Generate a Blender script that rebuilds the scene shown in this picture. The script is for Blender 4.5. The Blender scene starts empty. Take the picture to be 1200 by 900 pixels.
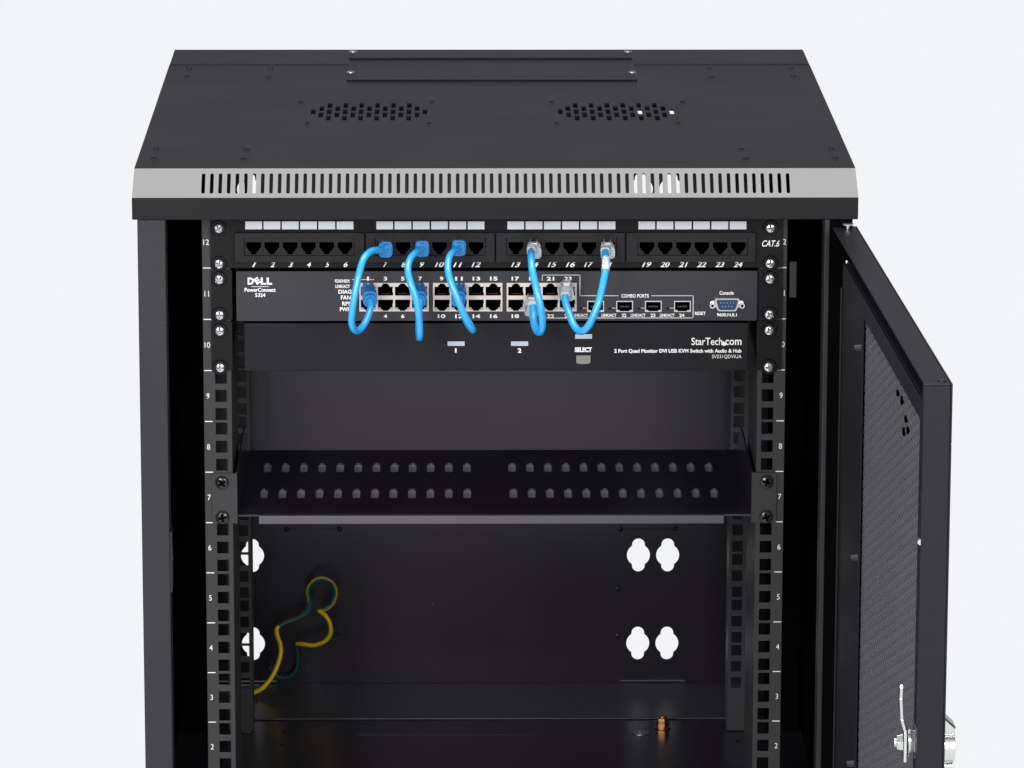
import bpy, math, random
from math import sin, cos, pi, radians, sqrt
from mathutils import Vector, Matrix
random.seed(7)
S = bpy.context.scene
COL = S.collection
DEPS = None
# ------------------------------------------------------------------ camera
FPX = 5836.713
CAM = Vector((-.039532, -4.13022, .798096))
PIT, YAW, ROL = .2245609, .0131467, .0018246
_f = Vector((sin(YAW)*cos(PIT), cos(YAW)*cos(PIT), -sin(PIT)))
_r = Vector((cos(YAW), -sin(YAW), 0)); _u = _r.cross(_f)
CR = _r*cos(ROL)+_u*sin(ROL); CU = -_r*sin(ROL)+_u*cos(ROL); CF = _f
cd = bpy.data.cameras.new('camera'); cam = bpy.data.objects.new('camera', cd); COL.objects.link(cam)
cd.lens = FPX/1200*36; cd.sensor_width = 36; cd.clip_start = .1; cd.clip_end = 100
cam.matrix_world = Matrix(((CR.x, CU.x, -CF.x, CAM.x), (CR.y, CU.y, -CF.y, CAM.y), (CR.z, CU.z, -CF.z, CAM.z), (0, 0, 0, 1)))
S.camera = cam

def at(px, py, Y=-.003):
    """point of the vertical plane y=Y measured in the photograph"""
    d = CF + CR*((px-600)/FPX) - CU*((py-450)/FPX)
    return CAM + d*((Y-CAM.y)/d.y)

# ------------------------------------------------------------------ materials
def mat(name, col, rough=.5, metal=0, spec=.5, bump=0, bscale=900, var=0, trans=0, coat=0, ior=1.5):
    m = bpy.data.materials.new(name); m.use_nodes = True
    nt = m.node_tree; b = nt.nodes['Principled BSDF']
    b.inputs['Base Color'].default_value = (*col, 1); b.inputs['Roughness'].default_value = rough
    b.inputs['Metallic'].default_value = metal; b.inputs['Specular IOR Level'].default_value = spec
    b.inputs['Transmission Weight'].default_value = trans; b.inputs['Coat Weight'].default_value = coat
    b.inputs['IOR'].default_value = ior
    tc = nt.nodes.new('ShaderNodeTexCoord')
    if bump:
        n = nt.nodes.new('ShaderNodeTexNoise'); n.inputs['Scale'].default_value = bscale; n.inputs['Detail'].default_value = 3
        bp = nt.nodes.new('ShaderNodeBump'); bp.inputs['Strength'].default_value = bump; bp.inputs['Distance'].default_value = .0004
        nt.links.new(tc.outputs['Object'], n.inputs['Vector']); nt.links.new(n.outputs['Fac'], bp.inputs['Height'])
        nt.links.new(bp.outputs['Normal'], b.inputs['Normal'])
    if var:
        n = nt.nodes.new('ShaderNodeTexNoise'); n.inputs['Scale'].default_value = 9; n.inputs['Detail'].default_value = 6
        r = nt.nodes.new('ShaderNodeMapRange'); r.inputs['To Min'].default_value = rough-var; r.inputs['To Max'].default_value = rough+var
        nt.links.new(tc.outputs['Object'], n.inputs['Vector']); nt.links.new(n.outputs['Fac'], r.inputs['Value'])
        nt.links.new(r.outputs['Result'], b.inputs['Roughness'])
    return m
M = dict(
 black=mat('black_powder_coat', (.0138, .0126, .0168), .38, spec=.5, bump=.28, var=.05),
 door=mat('door_black_paint', (.0085, .0078, .0105), .40, spec=.32, bump=.28, var=.05),
 step=mat('floor_ledge_paint', (.040, .037, .043), .3, spec=.7),
 rearrail=mat('rear_rail_paint', (.042, .040, .044), .4),
 lid=mat('lid_black_paint', (.0060, .0056, .0078), .38, spec=.24, bump=.28, var=.05),
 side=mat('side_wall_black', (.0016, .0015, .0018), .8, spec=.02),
 strip=mat('satin_black_trim', (.0150, .0146, .0160), .20, spec=.6),
 inner=mat('black_inner_paint', (.0130, .0105, .0155), .25, spec=.76, bump=.2, var=.06),
 rail=mat('rail_grey_black_paint', (.020, .019, .021), .42, spec=.5, bump=.2),
 panel=mat('patch_panel_black_steel', (.0042, .004, .0048), .42, spec=.2, bump=.15),
 plastic=mat('black_moulded_plastic', (.0078, .0070, .0092), .38, spec=.28, bump=.2),
 switchface=mat('charcoal_face', (.0158, .0142, .0210), .42, spec=.5, bump=.15),
 kvmface=mat('black_brushed_face', (.0050, .0044, .0060), .40, spec=.25, bump=.15),
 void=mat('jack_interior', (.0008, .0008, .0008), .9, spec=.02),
 recess=mat('screw_recess_shade', (.22, .23, .24), .4, metal=.8),
 lip=mat('light_grey_lip', (.075, .07, .08), .4),  # front lip and slot tongues, lighter than the tray
 white=mat('white_print', (.82, .82, .82), .6),
 grey=mat('grey_print', (.5, .5, .52), .6),
 label=mat('label_paper', (.80, .82, .88), .55, bump=.1),
 led=mat('indicator_lens', (.42, .46, .54), .35),
 button=mat('button_grey', (.20, .195, .18), .45),
 zinc=mat('zinc_screw', (.80, .84, .86), .26, metal=1, bump=.2, bscale=600),
 steel=mat('lock_steel', (.78, .79, .78), .25, metal=1),
 blackscrew=mat('black_screw', (.01, .01, .011), .22, spec=.6),
 shield=mat('tin_shield', (.62, .56, .52), .42, metal=.35, bump=.2),
 silver=mat('serial_shell', (.7, .68, .64), .28, metal=1),
 blueport=mat('serial_blue', (.004, .045, .14), .4),
 gold=mat('gold_contact', (.75, .5, .18), .3, metal=1),
 copper=mat('copper', (.50, .24, .13), .4, metal=1),
 cable=mat('blue_cable_jacket', (.026, .36, .80), .32, spec=.7, bump=.2, bscale=300, coat=.3),
 boot=mat('blue_plug_boot', (.006, .19, .52), .25, spec=.6, trans=.08, coat=.3),
 mesh=mat('perforated_steel_paint', (.125, .12, .138), .35),
 clear=mat('clear_plug_plastic', (.88, .91, .94), .15, trans=.5, ior=1.45),
 tape=mat('printed_sleeve', (.85, .87, .9), .3),
 yellow=mat('yellow_insulation', (1.0, .66, .003), .35),
 green=mat('green_insulation', (.010, .12, .085), .35),
 table=mat('white_table', (.86, .865, .875), .5, spec=.2),
 disc=mat('worn_steel', (.5, .5, .5), .35, metal=1),
)
# the printed sleeve has small mottled writing
nt = M['tape'].node_tree; b = nt.nodes['Principled BSDF']
v = nt.nodes.new('ShaderNodeTexNoise'); v.inputs['Scale'].default_value = 900
cr = nt.nodes.new('ShaderNodeValToRGB'); cr.color_ramp.elements[0].position = .42; cr.color_ramp.elements[1].position = .55
cr.color_ramp.elements[0].color = (.25, .32, .38, 1); cr.color_ramp.elements[1].color = (.85, .87, .9, 1)
tc = nt.nodes.new('ShaderNodeTexCoord')
nt.links.new(tc.outputs['Object'], v.inputs['Vector']); nt.links.new(v.outputs['Fac'], cr.inputs['Fac']); nt.links.new(cr.outputs['Color'], b.inputs['Base Color'])

M['inner'].node_tree.nodes['Principled BSDF'].inputs['Specular Tint'].default_value = (1, .93, 1, 1)
# a little lint on the inner surfaces
nt = M['inner'].node_tree; b = nt.nodes['Principled BSDF']; tc = nt.nodes.new('ShaderNodeTexCoord')
vo = nt.nodes.new('ShaderNodeTexVoronoi'); vo.inputs['Scale'].default_value = 38
lt = nt.nodes.new('ShaderNodeMath'); lt.operation = 'LESS_THAN'; lt.inputs[1].default_value = .032
sp_ = nt.nodes.new('ShaderNodeSeparateColor'); g_ = nt.nodes.new('ShaderNodeMath'); g_.operation = 'GREATER_THAN'; g_.inputs[1].default_value = .80
mu = nt.nodes.new('ShaderNodeMath'); mu.operation = 'MULTIPLY'; mx = nt.nodes.new('ShaderNodeMix'); mx.data_type = 'RGBA'
nt.links.new(tc.outputs['Object'], vo.inputs['Vector']); nt.links.new(vo.outputs['Distance'], lt.inputs[0]); nt.links.new(vo.outputs['Color'], sp_.inputs[0])
nt.links.new(sp_.outputs[0], g_.inputs[0]); nt.links.new(g_.outputs[0], mu.inputs[0]); nt.links.new(lt.outputs[0], mu.inputs[1]); nt.links.new(mu.outputs[0], mx.inputs['Factor'])
mx.inputs['A'].default_value = b.inputs['Base Color'].default_value; mx.inputs['B'].default_value = (.3, .3, .3, 1); nt.links.new(mx.outputs['Result'], b.inputs['Base Color'])

# ------------------------------------------------------------------ helpers
WORLD = {}
def link(o, parent=None, wloc=Vector((0, 0, 0))):
    COL.objects.link(o); WORLD[o.name] = Vector(wloc)
    if parent: o.parent = parent; o.location = Vector(wloc)-WORLD[parent.name]
    else: o.location = wloc
def thing(name, label, cat, loc, group=None):
    o = bpy.data.objects.new(name, None); link(o, None, Vector(loc)); o.empty_display_size = .05
    o['label'] = label; o['category'] = cat
    if group: o['group'] = group
    return o
class MB:
    def __init__(s): s.v = []; s.f = []; s.m = []
    def add(s, vs, fs, mi=0):
        n = len(s.v); s.v += [Vector(a) for a in vs]; s.f += [tuple(i+n for i in f) for f in fs]; s.m += [mi]*len(fs); return s
    def box(s, x0, x1, y0, y1, z0, z1, mi=0, T=None):
        vs = [Vector((x, y, z)) for x in (x0, x1) for y in (y0, y1) for z in (z0, z1)]
        if T: vs = [T(*a) for a in vs]
        return s.add(vs, [(0, 1, 3, 2), (4, 6, 7, 5), (0, 4, 5, 1), (2, 3, 7, 6), (0, 2, 6, 4), (1, 5, 7, 3)], mi)
    def prism(s, pts, ax, a0, a1, mi=0):
        """pts 2D polygon in the two other axes, extruded along ax"""
        def mk(p, a):
            q = list(p); q.insert(ax, a); return Vector(q)
        n = len(pts); vs = [mk(p, a0) for p in pts]+[mk(p, a1) for p in pts]
        return s.add(vs, [tuple(range(n))[::-1], tuple(range(n, 2*n))]+[(i, (i+1) % n, (i+1) % n+n, i+n) for i in range(n)], mi)
    def cyl(s, p0, p1, r0, r1=None, n=24, mi=0, caps=True):
        r1 = r0 if r1 is None else r1; p0 = Vector(p0); p1 = Vector(p1); d = (p1-p0).normalized()
        a = d.orthogonal().normalized(); b_ = d.cross(a)
        vs = [p0+(a*cos(2*pi*i/n)+b_*sin(2*pi*i/n))*r0 for i in range(n)]+[p1+(a*cos(2*pi*i/n)+b_*sin(2*pi*i/n))*r1 for i in range(n)]
        fs = [(i, (i+1) % n, (i+1) % n+n, i+n) for i in range(n)]
        if caps: fs += [tuple(range(n))[::-1], tuple(range(n, 2*n))]
        return s.add(vs, fs, mi)
    def tube(s, pts, r, n=16, mi=0, colfn=None):
        ps = smooth(pts); N = len(ps); T = [(ps[min(i+1, N-1)]-ps[max(i-1, 0)]).normalized() for i in range(N)]
        nrm = T[0].orthogonal().normalized(); base = len(s.v)
        for i in range(N):
            nrm = (nrm-T[i]*nrm.dot(T[i])).normalized(); bn = T[i].cross(nrm)
            rr = r(i/(N-1)) if callable(r) else r
            for k in range(n): s.v.append(ps[i]+(nrm*cos(2*pi*k/n)+bn*sin(2*pi*k/n))*rr)
        for i in range(N-1):
            for k in range(n):
                a, b_ = base+i*n+k, base+i*n+(k+1) % n
                s.f.append((a, b_, b_+n, a+n)); m = mi
                if colfn:
                    c = (s.v[a]+s.v[b_+n])/2-ps[i]; m = colfn(i/(N-1), c.normalized(), ps[i])
                s.m.append(m)
        s.f.append(tuple(base+k for k in range(n))[::-1]); s.m.append(mi)
        s.f.append(tuple(base+(N-1)*n+k for k in range(n))); s.m.append(mi)
        return s
    def loft(s, secs, n=28, mi=0, e=3.2):
        """superellipse sections (center, halfwidth, halfheight) in the xz plane"""
        base = len(s.v)
        for c, w, h in secs:
            c = Vector(c)
            for k in range(n):
                t = 2*pi*k/n; ct, st = cos(t), sin(t)
                s.v.append(c+Vector((w*abs(ct)**(2/e)*(1 if ct > 0 else -1), 0, h*abs(st)**(2/e)*(1 if st > 0 else -1))))
        for i in range(len(secs)-1):
            for k in range(n):
                a, b_ = base+i*n+k, base+i*n+(k+1) % n; s.f.append((a, b_, b_+n, a+n)); s.m.append(mi)
        s.f.append(tuple(base+k for k in range(n))[::-1]); s.m.append(mi)
        s.f.append(tuple(base+(len(secs)-1)*n+k for k in range(n))); s.m.append(mi)
        return s
    def build(s, name, mats, parent=None, bevel=0, sm=False, label=None):
        me = bpy.data.meshes.new(name); lo = Vector([min(v[i] for v in s.v) for i in range(3)]); hi = Vector([max(v[i] for v in s.v) for i in range(3)])
        c = (lo+hi)/2 if parent else Vector(((lo.x+hi.x)/2, (lo.y+hi.y)/2, lo.z))
        me.from_pydata([v-c for v in s.v], [], s.f)
        for m in (mats if isinstance(mats, (list, tuple)) else [mats]): me.materials.append(M[m])
        me.polygons.foreach_set('material_index', s.m)
        if sm: me.polygons.foreach_set('use_smooth', [True]*len(me.polygons))
        me.update()
        if len(me.polygons) < 20000:
            import bmesh
            bm = bmesh.new(); bm.from_mesh(me); bmesh.ops.recalc_face_normals(bm, faces=bm.faces)
            bm.to_mesh(me); bm.free()
        o = bpy.data.objects.new(name, me); link(o, parent, c)
        if sm: me.set_sharp_from_angle(angle=radians(38))
        if bevel:
            md = o.modifiers.new('bevel', 'BEVEL'); md.width = bevel; md.segments = 2; md.limit_method = 'ANGLE'; md.angle_limit = radians(40)
        if label: o['label'] = label
        return o
def smooth(pts, k=10):
    P = [Vector(p) for p in pts]; P = [P[0]*2-P[1]]+P+[P[-1]*2-P[-2]]; out = []
    for i in range(1, len(P)-2):
        for j in range(k):
            t = j/k; a, b_, c, d = P[i-1], P[i], P[i+1], P[i+2]
            out.append(.5*((2*b_)+(c-a)*t+(2*a-5*b_+4*c-d)*t*t+(3*b_-a-3*c+d)*t**3))
    out.append(P[-2]); return out
def flat_mesh(curve):
    o = bpy.data.objects.new('tmp', curve); COL.objects.link(o); bpy.context.view_layer.update()
    dg = bpy.context.evaluated_depsgraph_get(); me = bpy.data.meshes.new_from_object(o.evaluated_get(dg))
    vs = [v.co.copy() for v in me.vertices]; fs = [tuple(p.vertices) for p in me.polygons]
    bpy.data.objects.remove(o); bpy.data.curves.remove(curve); bpy.data.meshes.remove(me); return vs, fs
def plate(outer, holes, th, T, mb=None, mi=0):
    """flat sheet with cut holes; (u,v,w) -> T; w from 0 to th"""
    cu = bpy.data.curves.new('tmp', 'CURVE'); cu.dimensions = '2D'; cu.fill_mode = 'BOTH'; cu.extrude = th/2
    for loop in [outer]+holes:
        sp = cu.splines.new('POLY'); sp.points.add(len(loop)-1); sp.use_cyclic_u = True
        for i, (a, b_) in enumerate(loop): sp.points[i].co = (a*10, b_*10, 0, 1)
    cu.extrude = th*5
    vs, fs = flat_mesh(cu); mb = mb or MB()
    return mb.add([T(v.x/10, v.y/10, v.z/10+th/2) for v in vs], fs, mi)
def gridplate(us, vs_, holes, th, T):
    """sheet cut into a grid: us, vs_ breakpoints; holes a set of empty (i, j) cells"""
    vid = {}; V = []; F = []
    def g(i, j, k):
        if (i, j, k) not in vid: vid[i, j, k] = len(V); V.append(T(us[i], vs_[j], th*k))
        return vid[i, j, k]
    keep = lambda i, j: 0 <= i < len(us)-1 and 0 <= j < len(vs_)-1 and (i, j) not in holes
    for i in range(len(us)-1):
        for j in range(len(vs_)-1):
            if not keep(i, j): continue
            F.append((g(i, j, 1), g(i+1, j, 1), g(i+1, j+1, 1), g(i, j+1, 1))); F.append((g(i, j, 0), g(i, j+1, 0), g(i+1, j+1, 0), g(i+1, j, 0)))
            for (di, dj, a, b_) in ((-1, 0, (i, j), (i, j+1)), (1, 0, (i+1, j), (i+1, j+1)), (0, -1, (i, j), (i+1, j)), (0, 1, (i, j+1), (i+1, j+1))):
                if not keep(i+di, j+dj): F.append((g(*a, 0), g(*b_, 0), g(*b_, 1), g(*a, 1)))
    return MB().add(V, F)
def rect(a0, a1, b0, b1): return [(a0, b0), (a1, b0), (a1, b1), (a0, b1)]
def rrect(a0, a1, b0, b1, r, k=4):
    out = []
    for cx, cy, s0 in ((a1-r, b1-r, 0), (a0+r, b1-r, 90), (a0+r, b0+r, 180), (a1-r, b0+r, 270)):
        for j in range(k+1):
            t = radians(s0+90*j/k); out.append((cx+r*cos(t), cy+r*sin(t)))
    return out
def capsule(cx, cy, hw, hh, k=6): return rrect(cx-hw, cx+hw, cy-hh, cy+hh, min(hw, hh)*.98, k)
def circle(cx, cy, r, n=20): return [(cx+r*cos(2*pi*i/n), cy+r*sin(2*pi*i/n)) for i in range(n)]
def clover(cx, cy):
    out = []; R, r, d = .0112, .0062, .0105
    N = 96
    for i in range(N):
        t = 2*pi*i/N; c, s_ = cos(t), sin(t); best = R
        for sg in (1, -1):
            # ray / small circle centred (0, sg*d)
            bb = s_*sg*d; disc = bb*bb-(d*d-r*r)
            if disc > 0: best = max(best, bb+sqrt(disc))
        out.append((cx+c*best, cy+s_*best))
    return out
XZ = lambda y0: (lambda a, b_, w: Vector((a, y0-w, b_)))          # sheet facing the front, thickness towards the viewer
def text(s, x0, x1, y0, y1, Y, parent, name='printed_word', m='white', shear=0, bold=.0, th=.00012, spacing=1.0):
    """print s so that it fills the rectangle x0..x1, y0..y1 (photo pixels) on the face y=Y"""
    cu = bpy.data.curves.new('tmp', 'FONT'); cu.body = s; cu.size = 1; cu.shear = shear; cu.offset = bold; cu.space_character = spacing; cu.resolution_u = 3
    vs, fs = flat_mesh(cu)
    ax = min(v.x for v in vs); bx = max(v.x for v in vs); ay = min(v.y for v in vs); by = max(v.y for v in vs)
    lo = at(x0, y1, Y); hi = at(x1, y0, Y); mb = MB()
    mb.add([Vector((lo.x+(v.x-ax)/(bx-ax)*(hi.x-lo.x), Y-th, lo.z+(v.y-ay)/(by-ay)*(hi.z-lo.z))) for v in vs], fs)
    return mb.build(name, m, parent) if parent else mb
def line(mb, pts, Y, w=.0006, th=.0001):
    for (xa, ya), (xb, yb) in zip(pts, pts[1:]):
        a = at(xa, ya, Y); c = at(xb, yb, Y)
        x0, x1 = sorted((a.x, c.x)); z0, z1 = sorted((a.z, c.z))
        mb.add([(x0-w/2, Y-th, z0-w/2), (x1+w/2, Y-th, z0-w/2), (x1+w/2, Y-th, z1+w/2), (x0-w/2, Y-th, z1+w/2)], [(0, 1, 2, 3)])
def screw_mb(c, r, depth=.0022, ang=0, axis='y', mb=None, washer=0, wm=1):
    """pan head with a cross recess, facing -y (or +z)"""
    mb = mb or MB(); NR, NA = 12, 48; vs = []; c = Vector(c)
    for i in range(NR+1):
        q = i/NR
        for k in range(NA):
            t = 2*pi*k/NA; x, z = r*q*cos(t), r*q*sin(t)
            h = depth*sqrt(max(0, 1-(q*.93)**2)) if i < NR else 0
            xa, za = x*cos(ang)+z*sin(ang), -x*sin(ang)+z*cos(ang)
            if (min(abs(xa), abs(za)) < r*.14 and max(abs(xa), abs(za)) < r*.66): h -= depth*.75*(1-max(abs(xa), abs(za))/r)
            vs.append(c+Vector((x, -h, z)) if axis == 'y' else c+Vector((x, z, h)))
    fs = []
    for i in range(NR):
        for k in range(NA):
            a = i*NA+k; b_ = i*NA+(k+1) % NA; fs.append((a, b_, b_+NA, a+NA))
    mb.add(vs, fs)
    for k_ in range(len(fs)):
        v_ = vs[fs[k_][0]]-c; w_ = vs[fs[k_][2]]-c; x_, z_ = (v_.x+w_.x)/2, ((v_.z+w_.z)/2 if axis == 'y' else (v_.y+w_.y)/2)
        xa, za = x_*cos(ang)+z_*sin(ang), -x_*sin(ang)+z_*cos(ang)
        if min(abs(xa), abs(za)) < r*.15 and max(abs(xa), abs(za)) < r*.68: mb.m[len(mb.m)-len(fs)+k_] = 2  # cross recess takes a darker material, its shade put into the colour
    if washer: mb.cyl(c+Vector((0, .0004, 0)), c+Vector((0, -.0006, 0)), washer, washer*.92, 32, wm)
    return mb

U = .04445
YF = 0.0            # rail face
# ================================================================== the setting
t = MB(); t.box(-.298, .298, -.12, .59, -.64, -.6005); o = t.build('table', 'table'); o['kind'] = 'structure'
# ================================================================== CABINET
cab = thing('network_cabinet', 'black steel wall-mount rack cabinet with its perforated front door swung open', 'rack cabinet', (0, .27, -.60))
# side walls -------------------------------------------------------
for sg in (-1, 1):
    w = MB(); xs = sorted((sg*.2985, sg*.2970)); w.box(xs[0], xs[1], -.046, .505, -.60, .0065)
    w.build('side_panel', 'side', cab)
    f = MB(); a, b_ = (.2752, .2986)
    xs = sorted((sg*a, sg*(b_ if sg < 0 else .2795))); f.box(xs[0], xs[1], -.0500, -.0465, -.60, .0065)
    if sg > 0: MB().box(.2797, .2984, -.0485, -.0450, -.60, .0062).build('hinge_shade_strip', 'side', cab)  # added black strip standing in for the open door's shade
    xs = sorted((sg*a, sg*(a+.0016))); f.box(xs[0], xs[1], -.0463, -.022, -.60, .0065)
    f.build('front_upright', 'black', cab, bevel=.0008)
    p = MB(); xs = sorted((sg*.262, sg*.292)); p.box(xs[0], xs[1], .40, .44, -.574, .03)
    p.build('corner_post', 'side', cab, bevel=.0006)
# small latch slot cover on the left upright, light catch inside on the right
MB().box(-.2750, -.2735, -.049, -.030, -.315, -.262).build('latch_plate', 'blackscrew', cab)
MB().box(.2500, .2560, .0020, .0045, -.071, -.040).build('wall_clip', 'rail', cab, bevel=.0005)
# lid --------------------------------------------------------------
ZT = .0467; YB = -.0293; YV = -.0530; ZV = .0257; ZB = .0072
def top_T(a, b_, w): return Vector((a, b_, ZT-.0015+w))
def vent(cx):
    hs = []; cnt = [1, 2, 3, 2, 3, 2, 3, 2, 3, 2, 3, 2, 3, 2, 1]
    for i, n in enumerate(cnt):
        x = cx+(i-7)*.0071
        for j in range(n):
            y = .2485+(j-(n-1)/2)*.0330; hs.append(rrect(x-.00205, x+.00205, y-.0125, y+.0125, .0012, 2))
    return hs
lid = plate(rect(-.3015, .3015, YB, .5080), vent(-.1096)+vent(.1103), .0015, top_T)
# sloped front strip with slots
sl = sqrt((YB-YV)**2+(ZT-ZV)**2); ny, nz = -(ZT-ZV)/sl, -(YV-YB)/sl*1
dv = Vector((0, (YV-YB)/sl, (ZV-ZT)/sl)); nn = Vector((0, -(ZT-ZV)/sl, (YB-YV)/sl))
def bev_T(a, b_, w): return Vector((a, YB, ZT))+dv*b_+nn*(w-.0015)
xa = at(238.3, 215, -.041).x; xb = at(923.3, 215, -.041).x
slots = [capsule(xa+(xb-xa)*i/69, sl*.515, .00150, sl*.335) for i in range(70)]
bev = plate([(-.3015, .0004), (.3015, .0004), (.3025, sl-.0002), (-.3025, sl-.0002)], slots, .0015, bev_T)
band = MB(); band.box(-.3026, .3026, YV, YV+.0015, ZB, ZV-.0003)
band.box(-.3022, .3022, YV+.0017, -.030, ZB, ZB+.0012)
for sg in (-1, 1):
    band.prism([(YB+.001, ZT-.0018), (YV+.002, ZV), (YV+.002, ZB+.0014), (.596, ZB+.0014), (.596, ZT-.0018)], 0, *sorted((sg*.3014, sg*.2999)))
roof = lid.build('roof_panel', 'lid', cab)
bev.build('vented_front_strip', 'strip', roof, label='sloping slotted strip along the front edge of the roof')
band.build('front_rim', 'lid', roof, bevel=.0010)
MB().box(-.3013, .3013, .5100, .5970, ZT-.0016, ZT+.0006).build('rear_roof_strip', 'lid', roof, bevel=.0007)
for y0, y1, sy in ((.4155, .5075, .4560), (.5380, .5880, .5740)):
    mb = MB(); z0 = ZT+(.0008 if y0 > .51 else .0002); mb.box(-.1330, .1355, y0, y1, z0, z0+.0012)
    pl = mb.build('cover_plate', 'lid', roof, bevel=.0005)
    for x in (-.1300, .1322):
        screw_mb((x, sy, z0+.0012), .0036, .0016, .5, axis='z').build('screw', ['steel', 'void', 'void'], roof, sm=True)
riv = [(.2885, .0640), (.2885, .0190), (.2110, .0600), (.2120, .0150), (.2816, .4892), (.2818, .4449), (.2057, .4890), (.2056, .4400), (.172, .300), (.163, .190), (.054, .300), (.056, .190)]
for x, y in riv:
    for sg in (-1, 1):
        m_ = MB(); m_.loft([((0, 0, 0), .0030, .0030), ((0, -.0006, 0), .0026, .0026), ((0, -.0010, 0), .0012, .0012)], 20, e=2)
        k = .75 if abs(x) < .2 else 1
        m_.v = [Vector((v.x*k+sg*x, v.z*k+y, ZT-v.y)) for v in m_.v]; m_.build('rivet', 'lid', roof, sm=True)
MB().box(-.2950, .2950, .5400, .5580, -.0025, .0440).build('top_rear_beam', 'inner', cab)
# rear wall --------------------------------------------------------
WY = .560
holes = [clover(x, z) for z in (.0072, -.0820, -.4440, -.5330) for x in (-.2300, .1455, .1740)]
holes += [rect(.128, .192, -.5716, -.5704), rect(-.268, -.208, -.5716, -.5704)]  # low slots cut in place of bright reflections of the holes
plate(rect(-.296, .296, -.5742, .0446), holes, .0015, XZ(WY)).build('back_wall', 'inner', cab)
for sg in (-1, 1): MB().box(*sorted((sg*.2965, sg*.2995)), .507, .594, -.60, .0062).build('rear_frame_side', 'inner', cab)
MB().box(-.2962, .2962, .5920, .5945, -.60, -.578).build('rear_frame_rail', 'inner', cab)
fl = plate(rect(-.2955, .2955, -.045, .5900), [], .0018, lambda a, b_, w: Vector((a, b_, -.5768+w)))
floor_ = fl.build('cabinet_floor', 'inner', cab)
MB().box(-.225, .2955, .4395, .5578, -.5748, -.5735).build('floor_step', 'step', floor_, bevel=.0005)
MB().box(-.2752, .2752, -.0500, -.0470, -.60, -.545).build('bottom_rail', 'black', cab, bevel=.0008)
for x0, x1 in ((-.125, .045),): MB().box(x0, x1, .3900, .3916, -.5750, -.5742).build('floor_crease', 'inner', floor_)
for px, py in ((336, 620), (398, 620), (393, 686), (396, 742), (727, 620), (791, 619), (724, 690), (724, 745)):
    q = at(px, py, WY-.0015); screw_mb(q, .0026, .0014).build('wall_rivet', ['blackscrew']*3, cab, sm=True)
for xs in ((336, 398), (727, 791)):
    a = at(xs[0], 620, WY-.0015); c = at(xs[1], 620, WY-.0015); MB().box(a.x, c.x, WY-.0021, WY-.0016, a.z-.0005, a.z+.0005).build('pressed_seam', 'blackscrew', cab)
mb = MB(); mb.cyl((.1425, .395, -.5750), (.1425, .395, -.5742), .0085, .0080, 32); mb.cyl((.1425, .395, -.5742), (.1425, .395, -.5738), .0020, .0018, 16)
mb.build('steel_disc', 'disc', floor_)
mb = MB(); mb.cyl((.1640, .412, -.5750), (.1640, .412, -.5738), .0078, n=32); mb.cyl((.1640, .412, -.5738), (.1640, .412, -.5690), .0062, n=6)
mb.cyl((.1640, .412, -.5690), (.1640, .412, -.5684), .0073, n=32); mb.cyl((.1640, .412, -.5684), (.1640, .412, -.5652), .0060, n=6); mb.cyl((.1640, .412, -.5652), (.1640, .412, -.5630), .0036, n=20)
mb.build('grounding_stud', 'copper', floor_, bevel=.0004)
for x, y in ((.201, .43), (.203, .395), (-.195, .40), (-.196, .36), (.233, .37)):
    m_ = MB(); m_.cyl((x, y, -.5750), (x, y, -.5738), .0022, .0014, 12); m_.build('floor_rivet', 'blackscrew', floor_)
# mounting rails ---------------------------------------------------
HW = .23255
def zh(): 
    for u in range(12):
        for d in (6.35, 22.25, 38.1): yield -u*U-(U-d/1000)
def make_rail(sg, Y, back):
    ins, outs = .2236 if not back else .2248, .2475
    us = sorted([sg*ins, sg*HW-.0049, sg*HW+.0049, sg*outs]); zs = [-.574]+sorted(q for z in zh() for q in (z-.0052, z+.0052))+[.004]
    r = gridplate(us, zs, {(1, k) for k in range(1, len(zs)-1, 2)}, .0018, XZ(Y+.0018))
    dep = .120 if not back else .040
    T = lambda a, b_, w: Vector((sg*(ins+w), a, b_))
    fh = [circle(Y+.085, z, .0028, 10) for z in zh()] + [circle(Y+.035, z+.008, .0022, 10) for z in list(zh())[::3]] if not back else []
    plate(rect(Y+.0020, Y+dep, -.574, .004), fh, .0016, T, mb=r)
    r.box(*sorted((sg*outs, sg*(outs-.0016))), Y+.0020, Y+.03, -.574, .004)
    ob = r.build('mounting_rail', 'rail' if not back else 'rearrail', cab, bevel=.0003)
    if back: return ob
    for u in range(12):
        num = 12-u; zc = -u*U-U/2; zt = -(u+1)*U
        pxa = (240.5+ (u*.75)) if sg < 0 else 0
        x0 = -.2462 if sg < 0 else .2412
        w = .0062
        mbx = MB(); xx = sorted((sg*.2402, sg*.2468))
        mbx.add([(xx[0], Y-.0001, zt-.0004), (xx[1], Y-.0001, zt-.0004), (xx[1], Y-.0001, zt+.0004), (xx[0], Y-.0001, zt+.0004)], [(0, 1, 2, 3)])
        mbx.build('unit_line', 'white', ob)
        cu = bpy.data.curves.new('tmp', 'FONT'); cu.body = str(num); cu.size = 1; cu.offset = .0
        vs, fs = flat_mesh(cu); ax = min(v.x for v in vs); bx = max(v.x for v in vs); ay = min(v.y for v in vs); by = max(v.y for v in vs)
        s_ = .0048/(by-ay); cx = -.2438 if sg < 0 else .2440
        mt = MB(); mt.add([Vector((cx+(v.x-(ax+bx)/2)*s_*.88, Y-.0001, zc+(v.y-(ay+by)/2)*s_)) for v in vs], fs); mt.build('unit_number', 'white', ob)
    return ob
for sg in (-1, 1):
    make_rail(sg, YF, False); make_rail(sg, .400, True)
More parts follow.
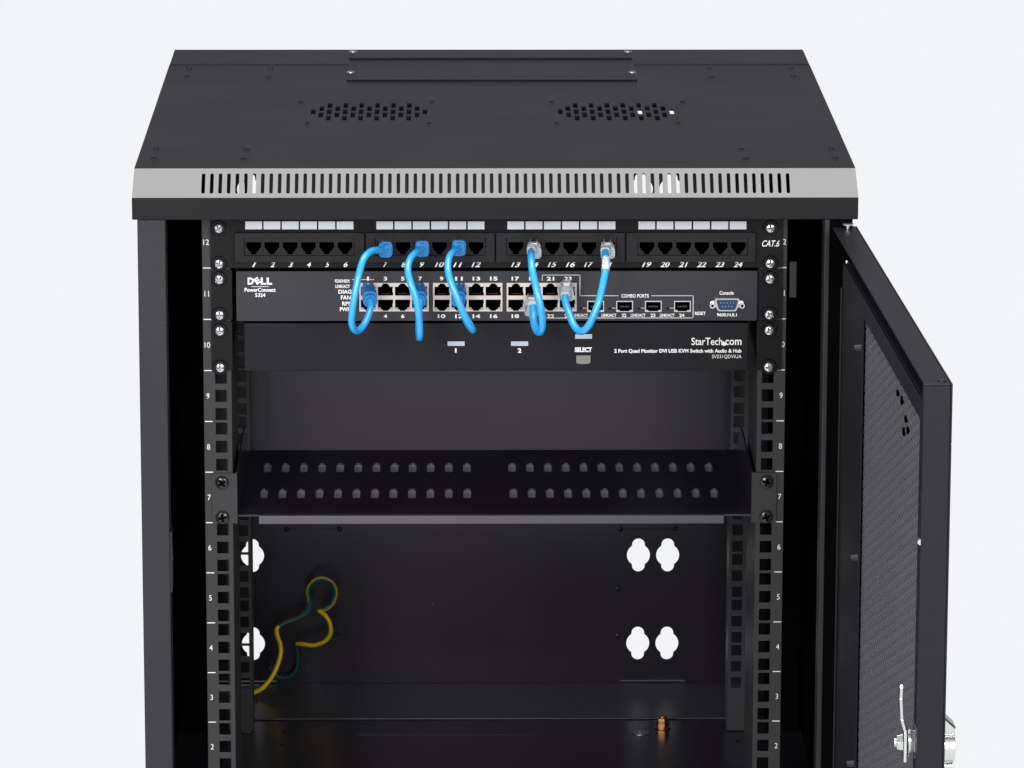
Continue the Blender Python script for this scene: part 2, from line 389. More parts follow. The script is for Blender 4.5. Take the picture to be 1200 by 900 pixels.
# door -------------------------------------------------------------
A = Vector((.2815, -.0451, 0)); Bp = Vector((.3032, -.6379, 0)); ud = (Bp-A).normalized(); nd = Vector((-ud.y, ud.x, 0))
if nd.x < 0: nd = -nd
def D(u, t_, z): return A+ud*u+nd*t_+Vector((0, 0, z))
DW, DT, DB = .5932, .0209, -.5750
dm = MB()
dm.box(0, DW, DT-.0014, DT, DB, DB+.05, T=D); dm.box(0, DW, DT-.0014, DT, -.045, 0, T=D)
dm.box(0, .045, DT-.0014, DT, DB+.0502, -.0452, T=D); dm.box(DW-.045, DW, DT-.0014, DT, DB+.0502, -.0452, T=D)
dm.box(0, DW, 0, DT-.0016, -.0016, 0, T=D); dm.box(0, DW, 0, DT-.0016, DB, DB+.0016, T=D)
dm.box(0, .0016, 0, DT-.0016, DB+.0018, -.0018, T=D); dm.box(DW-.0016, DW, 0, DT-.0016, DB+.0018, -.0018, T=D)
dm.box(DW-.0100, DW-.0018, .0002, .0014, DB+.0018, -.0018, T=D)
door = dm.build('door', 'door', cab, bevel=.0007)
# inner frame: one sheet with a window, plus folded return
inn = plate(rect(.058, .5640, DB+.022, -.0190), [rect(.197, .5520, DB+.05, -.0350)], .0014, lambda a, b_, w: D(a, .0030+w, b_))
inn.box(.0580, .0594, .0046, .0180, DB+.022, -.0190, T=D); inn.box(.5626, .5640, .0046, .0180, DB+.022, -.0190, T=D)
inn.box(.0596, .5624, .0046, .0180, -.0204, -.0190, T=D)
inn.box(.0596, .0612, .0010, .0029, DB+.022, -.0400, T=D)
inn.build('inner_frame', 'door', door, bevel=.0006)
MB().box(.0020, .0050, .0020, .0188, DB+.003, -.003, T=D).build('flange_shade_strip', 'side', door)  # added dark lining, shade painted onto the hinge flange
# perforated sheet
pm = MB(); pu, pz = .0232, .0044; u0, u1, z0, z1 = .150, .5560, DB+.03, -.0275; tt = .0060
vs = []; fs = []; n = 6
rows = int((z1-z0)/pz); cols = int((u1-u0)/pu)
for j in range(rows):
    for i in range(cols):
        off = pu/2 if j % 2 else 0; uc = u0+pu*(i+.5)+off-pu/4; zc = z0+pz*(j+.5); b0 = len(vs)
        hu, hz = pu/2, pz/2
        sq = [(hu, 0), (hu, hz), (0, hz), (-hu, hz), (-hu, 0), (-hu, -hz), (0, -hz), (hu, -hz)]
        ho = [(.0088*cos(k*pi/4), .00165*sin(k*pi/4)) for k in range(8)]
        for a, b_ in sq: vs.append(D(uc+a, tt, zc+b_))
        for a, b_ in ho: vs.append(D(uc+a, tt, zc+b_))
        for a, b_ in ho: vs.append(D(uc+a, tt+.0012, zc+b_))
        for k in range(8):
            k2 = (k+1) % 8; fs.append((b0+k, b0+k2, b0+8+k2, b0+8+k)); fs.append((b0+8+k, b0+8+k2, b0+16+k2, b0+16+k))
pm.v = vs; pm.f = fs; pm.m = [0]*len(fs)
pm.build('perforated_sheet', 'mesh', door)
MB().box(.150, .556, tt+.0025, tt+.0030, DB+.03, -.0275, T=D).build('mesh_shade_sheet', 'void', door)  # added black sheet, puts shade behind the mesh holes
for u_, z_ in ((.190, -.0620), (.190, -.236), (.190, -.41)):
    mb = MB(); mb.cyl(D(u_, .0030, z_), D(u_, -.0025, z_), .0030, .0022, 16); mb.build('frame_bolt', 'rail', door, sm=True)
for u_, z_, r_ in ((.405, -.0500, .0026), (.43, -.050, .0035), (.455, -.0585, .0028), (.468, -.064, .003), (.445, -.0705, .0032)):
    mb = MB(); mb.cyl(D(u_, tt, z_), D(u_, tt-.0015, z_), r_, n=12); mb.build('knockout', 'void', door)
mb = MB()                                                # threaded hinge pin
for k in range(12): mb.cyl(D(.060, .0065, -.030+k*.0011), D(.060, .0065, -.0293+k*.0011), .0021, .0014, 14)
mb.build('hinge_spring', 'zinc', door)
mb = MB(); mb.cyl(D(.010, .012, 0), D(.010, .012, .0030), .0016, n=18); mb.cyl(D(.010, .012, .0030), D(.010, .012, .0040), .0048, n=18); mb.build('hinge_pin', 'disc', door)
mb = MB(); mb.cyl(D(DW-.010, .014, 0), D(DW-.010, .014, .0010), .0030, n=18); mb.build('corner_plug', 'blackscrew', door)
mb = MB(); mb.cyl(D(DW-.0009, -.0002, -.118), D(DW-.006, -.0002, -.118), .0022, n=14); mb.build('latch_pin', 'steel', door)
# lock: cam lever inside, swing handle outside
lk = MB(); lz = -.2750; lu = .5700
lk.cyl(D(lu, .0030, lz), D(lu, .0010, lz), .0125, n=40); lk.cyl(D(lu, .0010, lz), D(lu, -.0020, lz), .0092, n=6)
lk.cyl(D(lu, -.0022, lz), D(lu, -.0042, lz), .0115, n=36)
lk.cyl(D(lu, -.0075, lz-.001), D(lu, -.0120, lz-.001), .0068, .0058, n=6); lk.cyl(D(lu, -.0120, lz-.001), D(lu, -.0138, lz-.001), .0036, n=20)
for (t0, za), (t1, zb) in zip([(-.0062, lz-.014), (-.0060, lz+.008), (-.0088, lz+.018), (-.0098, lz+.034)], [(-.0060, lz+.008), (-.0088, lz+.018), (-.0098, lz+.034), (-.0095, lz+.0425)]):
    w0 = .0085 if za < lz+.002 else .006
    pts = [D(lu-w0, t0-.0011, za), D(lu+w0, t0-.0011, za), D(lu+w0, t0+.0011, za), D(lu-w0, t0+.0011, za), D(lu-.006, t1-.0011, zb), D(lu+.006, t1-.0011, zb), D(lu+.006, t1+.0011, zb), D(lu-.006, t1+.0011, zb)]
    lk.add(pts, [(0, 1, 2, 3), (4, 7, 6, 5), (0, 4, 5, 1), (1, 5, 6, 2), (2, 6, 7, 3), (3, 7, 4, 0)])
lk.cyl(D(lu-.005, -.0095, lz+.0430), D(lu+.005, -.0095, lz+.0430), .0016, n=14)
lk.build('cam_lock', 'steel', door, bevel=.0003)
hd = MB()
hd.cyl(D(lu, DT+.0002, lz-.004), D(lu, DT+0.0094, lz-.004), .0135, .0130, 40)
hd.box(lu-.010, lu+.010, DT+.0002, DT+0.0086, lz-.029, lz-.016, T=D)
hd.prism([(0, 0), (1, 0), (1, 1)], 2, 0, 0) if False else None
hd.add([D(lu-.009, DT+.0002, lz+.020), D(lu+.009, DT+.0002, lz+.020), D(lu+.009, DT+0.0092, lz+.0115), D(lu-.009, DT+0.0092, lz+.0115), D(lu-.009, DT+.0002, lz+.008), D(lu+.009, DT+.0002, lz+.008), D(lu+.009, DT+0.0092, lz+.008), D(lu-.009, DT+0.0092, lz+.008)],
       [(0, 1, 2, 3), (4, 7, 6, 5), (0, 4, 5, 1), (1, 5, 6, 2), (2, 6, 7, 3), (3, 7, 4, 0)])
hd.build('door_handle', 'steel', door, bevel=.0006)
MB().add([D(lu-.0092, DT+.0002, lz+.0216), D(lu+.0092, DT+.0002, lz+.0216), D(lu+.0092, DT+0.0096, lz+.0128), D(lu-.0092, DT+0.0096, lz+.0128), D(lu-.0092, DT+.0002, lz+.0204), D(lu+.0092, DT+.0002, lz+.0204), D(lu+.0092, DT+0.0096, lz+.0116), D(lu-.0092, DT+0.0096, lz+.0116)],
       [(0, 1, 2, 3), (4, 7, 6, 5), (0, 4, 5, 1), (1, 5, 6, 2), (2, 6, 7, 3), (3, 7, 4, 0)]).build('key_cover', 'blackscrew', door)

# ================================================================== equipment
def mount_screws(root, ys, Y, black=False):
    for k, py in enumerate(ys):
        for sg in (-1, 1):
            z = at(600, py, Y).z; r = .0055 if black else .0044
            screw_mb((sg*HW+(.0006 if sg > 0 else -.0006)*(not black), Y-.0009, z), r, .0026, random.random()*1.5, washer=.0066 if not black else .0060, wm=1).build('mounting_screw', ['blackscrew', 'blackscrew', 'void'] if black else ['zinc', 'panel', 'recess'], root, sm=True)
# ---------------- patch panel
YP = -.0022
pp = thing('patch_bay', 'black 24-port patch panel with white label strips, topmost unit in the rack', 'patch panel', (0, 0, -.0440))
PX = lambda n: 297.3+21.42*((n-1) % 6)+153.55*((n-1)//6)
blocks = [(at(275.3+152.6*k+(.6 if k else 0), 290).x, at(275.3+152.6*(k+1)-.8, 290).x) for k in range(4)]
zt, zb = at(600, 272).z, at(600, 306).z
openings = [rect(x0+.006, x1-.006, zb+.0050, zt-.0030) for x0, x1 in blocks]
plate(rrect(-.2402, .2437, -.0441, .0004, .0008), openings, .0020, XZ(-.0002)).build('faceplate', 'panel', pp)
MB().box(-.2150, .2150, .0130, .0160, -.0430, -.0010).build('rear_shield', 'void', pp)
def jack_shape(x, z, s=1):
    w = .00625
    return [(x-w, z+.0046), (x+w, z+.0046), (x+w, z+.0000), (x+w*.78, z-.0012), (x+w*.70, z-.0026), (x+w*.42, z-.0036), (x+w*.36, z-.0058), (x-w*.36, z-.0058), (x-w*.42, z-.0036), (x-w*.70, z-.0026), (x-w*.78, z-.0012), (x-w, z+.0000)]
YBk = -.0075
for k, (x0, x1) in enumerate(blocks):
    z_a, z_b = at(600, 277.3).z, at(600, 298.6).z
    xa_ = at(PX(6*k+1)-11.2, 288).x; xb_ = at(PX(6*k+6)+11.2, 288).x
    bl = plate(rrect(x0+.0003, x1-.0003, zb, zt, .0008), [rect(xa_, xb_, z_b, z_a)], .0050, XZ(-.0024))
    bo = bl.build('port_block', 'plastic', pp, bevel=.0004)
    for n in range(6*k+1, 6*k+7):
        xc = at(PX(n), 290).x; zc = at(PX(n), 289.3).z
        w = (xb_-xa_)/12-.00012
        j = plate(rect(xc-w, xc+w, z_b+.0002, z_a-.0002), [jack_shape(xc, zc)], .0024, XZ(-.0035))
        # throat
        sh = jack_shape(xc, zc); N = len(sh); vv = [Vector((a, -.0034, c)) for a, c in sh]+[Vector((a, .0120, c)) for a, c in sh]
        j.add(vv, [(i, (i+1) % N, (i+1) % N+N, i+N) for i in range(N)]+[tuple(range(N, 2*N))], 1)
        j.build('jack', ['plastic', 'void', 'gold'], bo)
for n in range(1, 25):
    k = (n-1)//6
    a = at(PX(n)-9.8, 268.8); c = at(PX(n)+9.7, 259.6)
    MB().box(a.x, c.x, YP-.0006, YP-.0001, a.z, c.z).build('label_strip', 'label', pp)
    w = 2.6 if n < 10 else 5.6
    text(str(n), PX(n)-w+(.8 if n<10 else 0), PX(n)+w+(.8 if n<10 else 0), 306.6, 313.0, YP, pp, 'port_number', shear=.35, bold=.02)
text('CAT.6', 893, 913.6, 281.5, 289.0, YP, pp, 'printed_word', shear=.35, bold=.012)
mount_screws(pp, (266.8, 308.5), YP)
# ---------------- network switch
YS = -.0060
sw = thing('network_switch', 'charcoal rack switch with three silver-edged banks of ports and a blue serial socket', 'network switch', (0, 0, -.0895))
def ears(root, z0, z1, x_in, Ye=YP):
    for sg in (-1, 1):
        e = plate(rrect(*sorted((sg*x_in, .2437 if sg > 0 else -.2402)), z0, z1, .001), [], .0020, XZ(-.0002)); e.box(*sorted((sg*x_in, sg*(x_in+.0018))), .0002, .03, z0, z1); e.build('mounting_ear', 'panel', root, bevel=.0004)
ears(sw, -.0888, -.0458, .2222)
x0, x1 = at(277, 347, YS).x, at(887, 347, YS).x; zt, zb = at(600, 317.8, YS).z, at(600, 375.8, YS).z
def bank(x0p, x1p): 
    a = at(x0p, 365, YS); c = at(x1p, 331.3, YS); return a.x, c.x, a.z, c.z
banks = [bank(421, 502.6), bank(507.3, 588.9), bank(593.6, 676)]
sfp = []
for xc in (698, 732, 765.6, 799.7):
    a = at(xc-9.9, 365.4, YS); c = at(xc+9.9, 352.4, YS); sfp.append((a.x, c.x, a.z, c.z))
fp = plate(rrect(x0, x1, zb, zt, .0008), [rect(*b_) for b_ in banks]+[rect(a+.0003, b_-.0003, c+.0003, d-.0003) for a, b_, c, d in sfp]+[circle(at(819.6, 359.5, YS).x, at(819.6, 359.5, YS).z, .0006, 12)], .0020, XZ(YS+.0020))
fp.build('faceplate', 'switchface', sw, bevel=.0003)
cs = MB(); cs.box(x0+.001, x1-.001, .0080, .25, zb+.0012, zt-.0012); cs.box(x0+.0010, x0+.0024, -.0038, .0078, zb+.0012, zt-.0012); cs.box(x1-.0024, x1-.0010, -.0038, .0078, zb+.0012, zt-.0012)
cs.box(x0+.0026, x1-.0026, -.0038, .0078, zb+.0012, zb+.0024); cs.box(x0+.0026, x1-.0026, -.0038, .0078, zt-.0024, zt-.0012)
cs.build('chassis', 'void', sw)
for (bx0, bx1, bz0, bz1) in banks:
    hs = []; sockets = []; cw = (bx1-bx0-.0012)/4; zm0, zm1 = bz0+(bz1-bz0)*.415, bz0+(bz1-bz0)*.555
    for c in range(4):
        xc = bx0+.0006+cw*(c+.5); w = cw/2-.0008
        zu0, zu1 = zm1, bz1-.0006
        up = [(xc-w, zu0), (xc+w, zu0), (xc+w, zu1-.0028), (xc+w*.55, zu1-.0028), (xc+w*.50, zu1-.0012), (xc+w*.36, zu1-.0012), (xc+w*.30, zu1), (xc-w*.30, zu1), (xc-w*.36, zu1-.0012), (xc-w*.50, zu1-.0012), (xc-w*.55, zu1-.0028), (xc-w, zu1-.0028)]
        zl0, zl1 = bz0+.0006, zm0
        dn = [(xc-w, zl1), (xc+w, zl1), (xc+w, zl0+.0012), (xc+w*.42, zl0+.0012), (xc+w*.36, zl0), (xc-w*.36, zl0), (xc-w*.42, zl0+.0012), (xc-w, zl0+.0012)]
        hs += [up, dn]; sockets += [(up, xc, w, zu0, zu1, 0), (dn, xc, w, zl0, zl1, 1)]
    bk = plate(rect(bx0+.0001, bx1-.0001, bz0+.0001, bz1-.0001), hs, .0016, XZ(YS+.0012)).build('port_bank', 'shield', sw, bevel=.0002)
    for sh, xc, w, za, zb_, kind in sockets:
        N = len(sh); j = MB(); j.add([Vector((a, YS+.0010, c)) for a, c in sh]+[Vector((a, .0060, c)) for a, c in sh], [(i, (i+1) % N, (i+1) % N+N, i+N) for i in range(N)]+[tuple(range(N, 2*N))], 0)
        for s_ in (-1, 1):    # led windows / lit edges
            zz = zb_-.0022 if kind == 0 else za+.0016
            j.box(*sorted((xc+s_*w*.62, xc+s_*w*.95)), YS+.0008, YS+.002, zz-.0004 if kind else zz+.0006, zz+.0010 if kind else zz+.0016, 1)
        j.box(xc+w*.93, xc+w*.995, YS-.0006, YS+.003, (za+zb_)/2-.0022, (za+zb_)/2+.0012, 2)
        for q in range(8): j.box(xc-.0036+q*.001, xc-.0033+q*.001, YS+.004, YS+.008, (za+.0006 if kind == 0 else zb_-.001), (za+.0009 if kind == 0 else zb_-.0007), 3)
        j.build('socket', ['void', 'disc', 'shield', 'gold'], bk)
for (a, b_, c, d) in sfp:
    s_ = plate(rect(a, b_, c, d), [[(a+.0008, c+.0016), (a+.0028, c+.0016), (a+.0032, c+.0006), (b_-.0032, c+.0006), (b_-.0028, c+.0016), (b_-.0008, c+.0016), (b_-.0008, d-.0009), (a+.0008, d-.0009)]], .0010, XZ(YS+.0004))
    s_.box(a+.0005, b_-.0005, .0050, .0060, c+.0005, d-.0005, 1)
    s_.box(a+.003, b_-.003, -.0015, .0045, c+.003, c+.0042, 2)
    s_.build('module_slot', ['silver', 'void', 'inner'], sw)
ln = MB()
line(ln, [(635.5, 328.5), (635.5, 322.3), (679.6, 322.3), (679.6, 346.5), (724.5, 346.5)], YS)
ln.build('printed_border', 'grey', sw); ln = MB()
line(ln, [(763.5, 346.5), (812.3, 346.5), (812.3, 372.6), (640, 372.6)], YS)
ln.build('printed_border', 'grey', sw); ln = MB()
line(ln, [(413, 327.6), (438, 327.6)], YS); ln.build('printed_underline', 'grey', sw); ln = MB()
for x_ in (749, 783, 715, 681): 
    ln = MB(); line(ln, [(x_+2.5, 361), (x_+6, 361)], YS); ln.build('printed_dash', 'grey', sw)
m_ = MB()
for x_ in (748.5, 782.3, 714.5, 680.5):
    q = at(x_, 361.5, YS); m_.cyl(q+Vector((0, .001, 0)), q+Vector((0, -.0003, 0)), .0009, n=12)
m_.build('status_light', 'void', sw)
# maker's mark: D, tilted E, LL
def logo_letter(s, x0, x1, y0, y1, rot=0, bold=.05):
    mb = text(s, x0, x1, y0, y1, YS, None, bold=bold)
    if rot:
        c = at((x0+x1)/2, (y0+y1)/2, YS)
        for v in mb.v:
            dx, dz = v.x-c.x, v.z-c.z; v.x = c.x+dx*cos(rot)-dz*sin(rot); v.z = c.z+dx*sin(rot)+dz*cos(rot)
    return mb
lg = MB()
for a in (('D', 290.3, 297.4, 325.2, 333.6, 0), ('E', 298.6, 304.4, 325.2, 332.8, .62), ('L', 305.6, 311.6, 325.2, 333.6, 0), ('L', 312.6, 318.8, 325.2, 333.6, 0)):
    q = logo_letter(*a); lg.add(q.v, q.f)
lg.build('maker_logo', 'white', sw)
ln = MB(); line(ln, [(295, 335.8), (314.5, 335.8)], YS, .0004); ln.build('printed_underline', 'white', sw)
for s, x0_, x1_, y0_, y1_ in (('PowerConnect', 286.6, 323, 337.2, 342.0), ('5324', 299, 311, 343.6, 348.0), ('FDX/HDX', 392.5, 410, 327.4, 331.2), ('LINK/ACT', 393, 410, 333.6, 337.4), ('DIAG', 396.6, 412, 339.4, 344.2),
        ('FAN', 399.5, 411, 346.2, 351), ('RPS', 401, 411, 353.4, 358.2), ('PWR', 398.3, 411, 360, 364.8), ('COMBO PORTS', 728, 760.3, 344.6, 348.8), ('RESET', 814.3, 827, 365.2, 369.2), ('Console', 843, 860, 341, 345.4),
        ('9600,N,8,1', 840, 863.5, 366.8, 371.4), ('LINK/ACT', 671.5, 689, 367.6, 371.2), ('LINK/ACT', 705, 722.5, 367.6, 371.2), ('LINK/ACT', 739.3, 756.5, 367.6, 371.2), ('LINK/ACT', 773.3, 790.5, 367.6, 371.2),
        ('21', 694.5, 700.5, 367.4, 371.4), ('22', 728.5, 734, 367.4, 371.4), ('23', 762.3, 768, 367.4, 371.4), ('24', 796, 802, 367.4, 371.4)):
    text(s, x0_, x1_, y0_, y1_, YS, sw, bold=.025)
for kb, (bx0, bx1, _, _) in enumerate(banks):
    for c in range(4):
        xw = bx0+(bx1-bx0)*(c+.5)/4; pxc = 600+(at(1000, 347, YS).x and (xw-at(600, 347, YS).x)/(at(700, 347, YS).x-at(600, 347, YS).x)*100)
        for n, yy in ((kb*8+c*2+1, 324.2), (kb*8+c*2+2, 368.2)):
            w = (2.0 if n < 10 else 4.4) if n != 1 else 1.2
            text(str(n), pxc-w, pxc+w, yy, yy+4.6, YS, sw, 'port_number', bold=.03)
# serial socket
q0, q1 = at(837.5, 363.6, YS), at(866.2, 348.6, YS); cx, cz = (q0.x+q1.x)/2, (q0.z+q1.z)/2; hw, hh = (q1.x-q0.x)/2, (q1.z-q0.z)/2
def dshape(k, sh=0):
    return [(cx+a*k[0], cz+b_*k[1]) for a, b_ in ((-.92, 1), (.92, 1), (1, .85), (1, .5), (.82, -.75), (.66, -1), (-.66, -1), (-.82, -.75), (-1, .5), (-1, .85))]
db = plate(dshape((hw, hh)), [dshape((hw*.86, hh*.80))], .0042, XZ(YS-.0001))
fl_ = plate(rrect(cx-hw-.0042, cx+hw+.0042, cz-hh*.55, cz+hh*.55, .003), [], .0006, XZ(YS-.0001)); db.add(fl_.v, fl_.f)
db.build('serial_socket', 'silver', sw, bevel=.0003)
bi = plate(dshape((hw*.84, hh*.78)), [], .0022, XZ(YS-.0008))
for r_, n, dz in ((0, 5, .0016), (1, 4, -.0016)):
    for i in range(n): 
        xx = cx+(i-(n-1)/2)*.0027; bi.cyl((xx, YS-.0030, cz+dz), (xx, YS-.0036, cz+dz), .0004, n=8, mi=1)
bi.build('serial_insert', ['blueport', 'silver'], sw)
for px in (834.6, 869.4):
    q = at(px, 357.3, YS); m_ = MB(); m_.cyl(q+Vector((0, -.0008, 0)), q+Vector((0, -.0045, 0)), .0025, n=6); m_.cyl(q+Vector((0, -.0046, 0)), q+Vector((0, -.0047, 0)), .0012, n=12, mi=1); m_.build('hex_standoff', ['zinc', 'void'], sw)
mount_screws(sw, (326.6, 368.4), YP)
# ---------------- monitor switch
YK = -.0050
kv = thing('monitor_switch', 'plain black rack switch with small grey indicators and a select button, below the charcoal one', 'KVM switch', (0, 0, -.1335))
ears(kv, -.1330, -.0902, .2225)
x0, x1 = at(286, 405, YK).x, at(877, 405, YK).x; zt, zb = at(600, 378.8, YK).z, at(600, 434.6, YK).z
MB().box(x0, x1, YK, YK+.012, zb, zt).build('faceplate', 'kvmface', kv, bevel=.0007)
MB().box(x0+.001, x1-.001, YK+.0122, .17, zb+.001, zt-.001).build('chassis', 'inner', kv)
for (a, b_, c, d) in ((524.5, 544.4, 400, 405.2), (598.8, 619, 400, 405.2), (674, 693.8, 391.5, 396.8)):
    p0, p1 = at(a, d, YK), at(b_, c, YK); MB().box(p0.x, p1.x, YK-.0005, YK-.0001, p0.z, p1.z).build('indicator_light', 'led', kv)
p0, p1 = at(675.2, 426, YK), at(691.8, 416, YK)
plate([(p0.x, p1.z), (p0.x, p0.z+.0012), (p0.x+.0014, p0.z+.0004), ((p0.x+p1.x)/2, p0.z), (p1.x-.0014, p0.z+.0004), (p1.x, p0.z+.0012), (p1.x, p1.z)], [], .0022, XZ(YK-.0001)).build('select_button', 'button', kv, bevel=.0005)
for s, a, b_, c, d, bo in (('1', 533.2, 535.0, 408, 413.4, .0), ('2', 606.8, 611, 408, 413.4, .04), ('SELECT', 673.5, 693.6, 406.9, 412.6, .05), ('StarTech', 810.2, 846.6, 395.6, 404.4, .01), ('com', 849.8, 869, 398.0, 404.4, .015),
        ('2 Port Quad Monitor DVI USB KVM Switch with Audio & Hub', 719.8, 869, 408.8, 414.2, .035), ('SV231QDVIUA', 834.3, 869, 415.6, 420.6, .0)):
    text(s, a, b_, c, d, YK, kv, bold=bo)
m_ = MB(); q = at(848.6, 403.2, YK); q2 = at(846.2, 400.4, YK); m_.cyl(q+Vector((0, -.0001, 0)), q+Vector((0, -.0002, 0)), .0016, n=20)
m_.add([q2+Vector((0, -.00012, 0)), q2+Vector((.0014, -.00012, .0004)), q+Vector((.0002, -.00012, 0)), q+Vector((-.0008, -.00012, .0004))], [(0, 1, 2, 3)])
m_.build('logo_dot', 'white', kv)
mount_screws(kv, (387, 430), YP)
# ---------------- shelf
sh = thing('vented_shelf', 'empty black vented cantilever shelf with two rows of slots across the cabinet', 'rack shelf', (0, 0, -.268))
ZS = -.2600; hl = []
for g0, g1 in ((-.2000, -.0230), (.0172, .1920)):
    for i in range(12):
        x = g0+(g1-g0)*i/11
        for yc in (.1690, .0750): hl.append(rrect(x-.0034, x+.0034, yc-.0165, yc+.0165, .0028, 3))
tr = plate(rect(-.2195, .2195, .0005, .2350), hl, .0015, lambda a, b_, w: Vector((a, b_, ZS-.0015+w)))
for h_ in hl:
    xa_, xb_ = min(p[0] for p in h_), max(p[0] for p in h_); yb_ = max(p[1] for p in h_)
    tr.box(xa_+.0002, xb_-.0002, yb_+.0001, yb_+.0011, ZS-.0130, ZS-.0016, 1)      # louvre tongue punched down behind each slot
tr.build('tray', ['inner', 'lip'], sh, bevel=.0002)
m_ = MB(); m_.box(-.2015, .1965, -.0016, -.0002, ZS-.0078, ZS-.0006); m_.box(-.2010, .1960, .0000, .0120, ZS-.0078, ZS-.0064); m_.build('front_lip', 'lip', sh, bevel=.0006)
for sg in (-1, 1):
    g = MB(); g.prism([(.0002, -.2225), (.165, -.2225), (.2350, ZS-.001), (.2350, ZS-.0080), (.0002, ZS-.0080)], 0, *sorted((sg*.2198, sg*.2212))); g.build('side_gusset', 'inner', sh)
    e = plate(rrect(*sorted((sg*.2198, sg*.2410)), -.2668, -.2230, .001), [], .0018, XZ(-.0002)); e.build('mounting_ear', 'rail', sh, bevel=.0005)
mount_screws(sh, (565, 605.8), YP, black=True)

# ================================================================== cables
def cable(name, label, grp, pts, top, bot, clear=False, r=.0029, sleeve=None):
    """pts: (photo px, photo py, distance y); top / bot: port centre px of the two plugs"""
    P = [at(a, b_, c) for a, b_, c in pts]
    root = thing(name, label, 'network cable', P[len(P)//2], grp)
    MB().tube(P, r, 18).build('cable_jacket', 'cable', root, sm=True)
    for (px, py, Y0, drop), end in ((top, P[0]), (bot, P[-1])):
        c0 = at(px, py, Y0); m_ = MB()
        if clear:
            secs = [(c0+Vector((0, .006, 0)), .0052, .0036), (c0+Vector((0, -.0100, -drop*.2)), .0056, .0040), (c0+Vector((0, -.0102, -drop*.2)), .0061, .0052), (c0+Vector((0, -.019, -drop*.55)), .0060, .0050), ((c0*.35+end*.65), .0046, .0048), (end, .0036, .0036)]
            m_.loft(secs, 32, e=4); ob = m_.build('plug', 'clear', root, bevel=.0003, sm=True)
            k_ = MB(); k_.box(c0.x-.0030, c0.x-.0024, c0.y-.016, c0.y, c0.z+.0042, c0.z+.0060); k_.box(c0.x+.0024, c0.x+.0030, c0.y-.016, c0.y, c0.z+.0042, c0.z+.0060); k_.box(c0.x-.0024, c0.x+.0024, c0.y-.017, c0.y-.0155, c0.z+.0030, c0.z+.0062)
            k_.build('latch', 'clear', ob, bevel=.0002)
        else:
            L = lambda q: c0.lerp(end, q)
            m_.loft([(c0+Vector((0, .006, 0)), .0055, .0042), (L(.0), .0056, .0050), (L(.30), .0060, .0060), (L(.62), .0060, .0064), (L(.80), .0052, .0056), (L(1.0), .0044, .0044)], 32, e=3.2)
            ob = m_.build('plug_boot', 'boot', root, sm=True)
            k_ = MB(); k_.loft([(L(.66), .0058, .0066), (L(.70), .0061, .0072), (L(.84), .0061, .0072), (L(.90), .0057, .0066)], 32, e=3.4); k_.build('boot_collar', 'boot', ob, sm=True)
    if sleeve:
        i0, i1 = sleeve; MB().tube(P[i0:i1+1], r*1.13, 18).build('printed_sleeve', 'tape', root, sm=True)
    return root
G = 'blue patch cables between the patch panel and the switch'
cable('patch_cable', 'blue patch cable looping out left from panel port 7 to the first switch port', G,
  [(452, 293, -.034), (443, 293, -.045), (434, 295, -.056), (426, 304, -.066), (420, 324, -.074), (415, 350, -.078), (412, 372, -.078), (413, 383, -.074), (418, 388, -.066), (424, 384, -.058), (430, 374, -.050), (434, 362, -.042), (434, 352, -.034)],
  (451.0, 289.5, -.0100, .005), (431.5, 338, -.0100, .007))
cable('patch_cable', 'blue patch cable hanging nearly straight from panel port 9', G,
  [(495, 292, -.034), (487, 296, -.046), (480, 305, -.057), (478, 318, -.066), (482, 334, -.072), (488, 352, -.074), (491, 372, -.074), (492, 388, -.070), (491.5, 396, -.062), (491, 388, -.052), (491, 372, -.044), (492, 352, -.034)],
  (493.6, 289.5, -.0100, .005), (490.5, 338, -.0100, .007))
cable('patch_cable', 'blue patch cable slanting down to the right from panel port 11', G,
  [(538, 291, -.034), (531, 295, -.046), (526, 303, -.056), (525, 317, -.066), (529, 332, -.072), (536, 350, -.075), (544, 369, -.075), (551, 381, -.071), (554, 387, -.063), (548, 379, -.053), (542, 366, -.044), (537, 352, -.034)],
  (536.5, 289.5, -.0100, .005), (538.5, 338, -.0100, .007))
cable('patch_cable', 'blue patch cable with clear plugs folded tightly below panel port 14', G,
  [(622.5, 294, -.034), (622.5, 301, -.046), (624, 318, -.058), (629, 340, -.066), (633.5, 360, -.069), (635.5, 376, -.068), (635, 385, -.064), (632, 389.5, -.058), (628, 386, -.050), (625.5, 377, -.042), (625, 367, -.036), (624, 358, -.032)],
  (625.6, 288.5, -.0090, .004), (622.5, 352, -.0100, .009), clear=True, r=.0031)
cable('patch_cable', 'blue patch cable hanging in a wide U from panel port 18 with a printed sleeve', G,
  [(709, 295, -.036), (710, 303, -.044), (710, 310, -.050), (709.5, 317, -.054), (706, 336, -.062), (701, 356, -.068), (693, 376, -.070), (686, 386, -.068), (679, 388, -.062), (672, 380, -.054), (667, 367, -.046), (663, 355, -.038), (662, 347, -.033)],
  (711.5, 288.5, -.0090, .004), (663.5, 335, -.0100, .008), clear=True, r=.0031, sleeve=(1, 3))
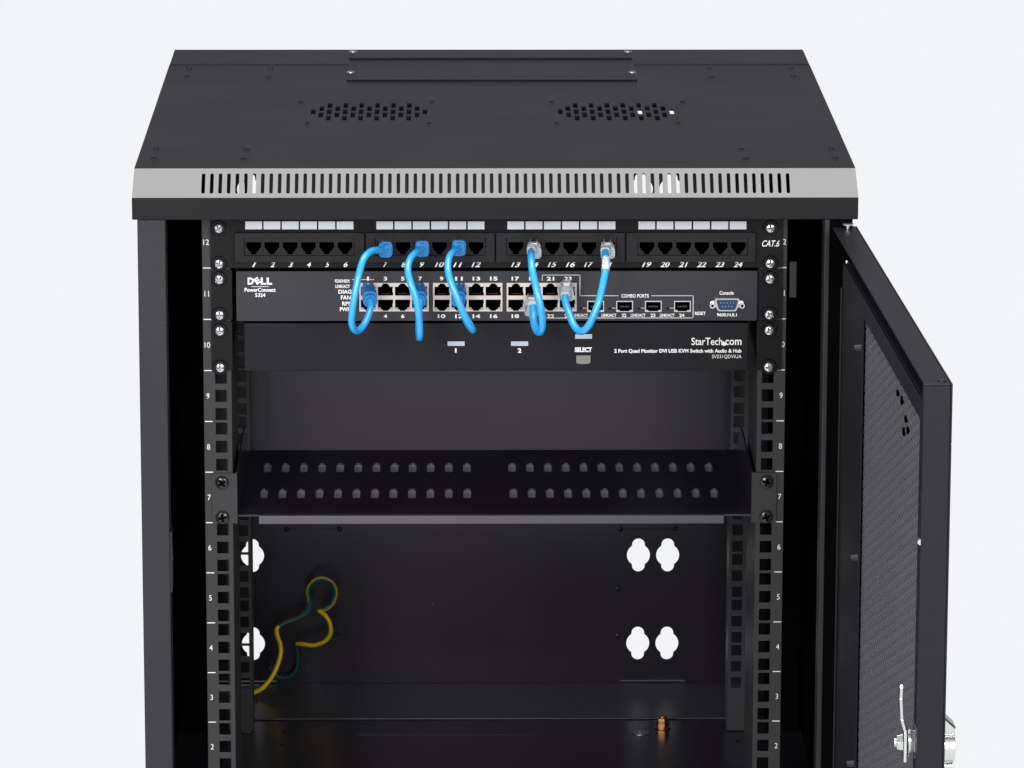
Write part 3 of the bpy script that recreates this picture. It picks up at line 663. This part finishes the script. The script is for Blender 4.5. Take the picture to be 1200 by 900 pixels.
# ================================================================== earth wire
wp = [(297, 812, .512), (308, 806, .512), (320, 791, .515), (328, 771, .52), (329, 757, .524), (325, 744, .528), (325, 736, .53), (334, 730, .532), (350, 724, .534), (361, 716, .535), (363, 705, .535), (361, 693, .535), (366, 683, .535), (377, 678, .535), (389, 683, .535), (393, 694, .535),
      (390, 706, .533), (382, 713, .531), (374, 715, .530), (382, 722, .528), (387, 732, .527), (387, 743, .527), (380, 752, .529), (368, 756, .532), (356, 755, .536), (348, 755, .542), (348.5, 765, .546), (349, 777, .548), (345, 788, .549), (336, 794, .550), (326, 793, .551), (318, 786, .553), (315, 783, .5565)]
def wirecol(s, n, p):
    i = s*(len(wp)-1)
    if i < 6.3: g = Vector((.2, 1, 0))
    elif i < 9.5: g = Vector((.1, -1, -.35))
    elif i < 18: 
        c = at(377, 696, .535); g = (c-p).normalized()+Vector((0, -.55, 0))
    elif i < 25: g = Vector((0, 1, .1))
    else: g = Vector((0, -1, 0))
    return 1 if n.dot(g) > .02 else 0
w_ = MB().tube([at(*q) for q in wp], lambda q: .0022 if q < .78 else .0015, 16, colfn=wirecol)
w_ = w_.build('earth_wire', ['yellow', 'green'], None, sm=True); w_['label'] = 'curled yellow and green earth wire lying at the rear of the cabinet'; w_['category'] = 'wire'

# ================================================================== light
W = bpy.data.worlds.new('World'); S.world = W; W.use_nodes = True
# studio surround: white sweep around and below, dim ceiling above
nt = W.node_tree; bg = nt.nodes['Background']
tc = nt.nodes.new('ShaderNodeTexCoord'); sx_ = nt.nodes.new('ShaderNodeSeparateXYZ'); nt.links.new(tc.outputs['Generated'], sx_.inputs[0])
rp = nt.nodes.new('ShaderNodeValToRGB'); nt.links.new(sx_.outputs['Z'], rp.inputs['Fac'])
rp.color_ramp.elements[0].position = .0; rp.color_ramp.elements[0].color = (.893, .905, .922, 1)
rp.color_ramp.elements[1].position = .14; rp.color_ramp.elements[1].color = (.20, .20, .21, 1)
nt.links.new(rp.outputs['Color'], bg.inputs['Color']); bg.inputs['Strength'].default_value = 1
def area(name, loc, target, sx, sy, power, col=(1, 1, 1)):
    l = bpy.data.lights.new(name, 'AREA'); l.shape = 'RECTANGLE'; l.size = sx; l.size_y = sy; l.energy = power; l.color = col
    o = bpy.data.objects.new(name, l); COL.objects.link(o); o.location = loc
    o.rotation_euler = (Vector(target)-Vector(loc)).to_track_quat('-Z', 'Y').to_euler(); return o
area('overhead_softbox', (0, -.32, 2.4), (0, -.04, 0), 2.6, .95, 72)
area('front_softbox', (-1.4, -3.5, 1.2), (0, 0, -.2), 1.3, 1.3, 105)
area('side_softbox', (1.5, -3.5, 1.0), (0, 0, -.2), 1.3, 1.3, 75)
S.view_settings.view_transform = 'Standard'; S.view_settings.look = 'None'; S.view_settings.exposure = 0; S.view_settings.gamma = 1
S.render.engine = 'CYCLES'
S.cycles.max_bounces = 10
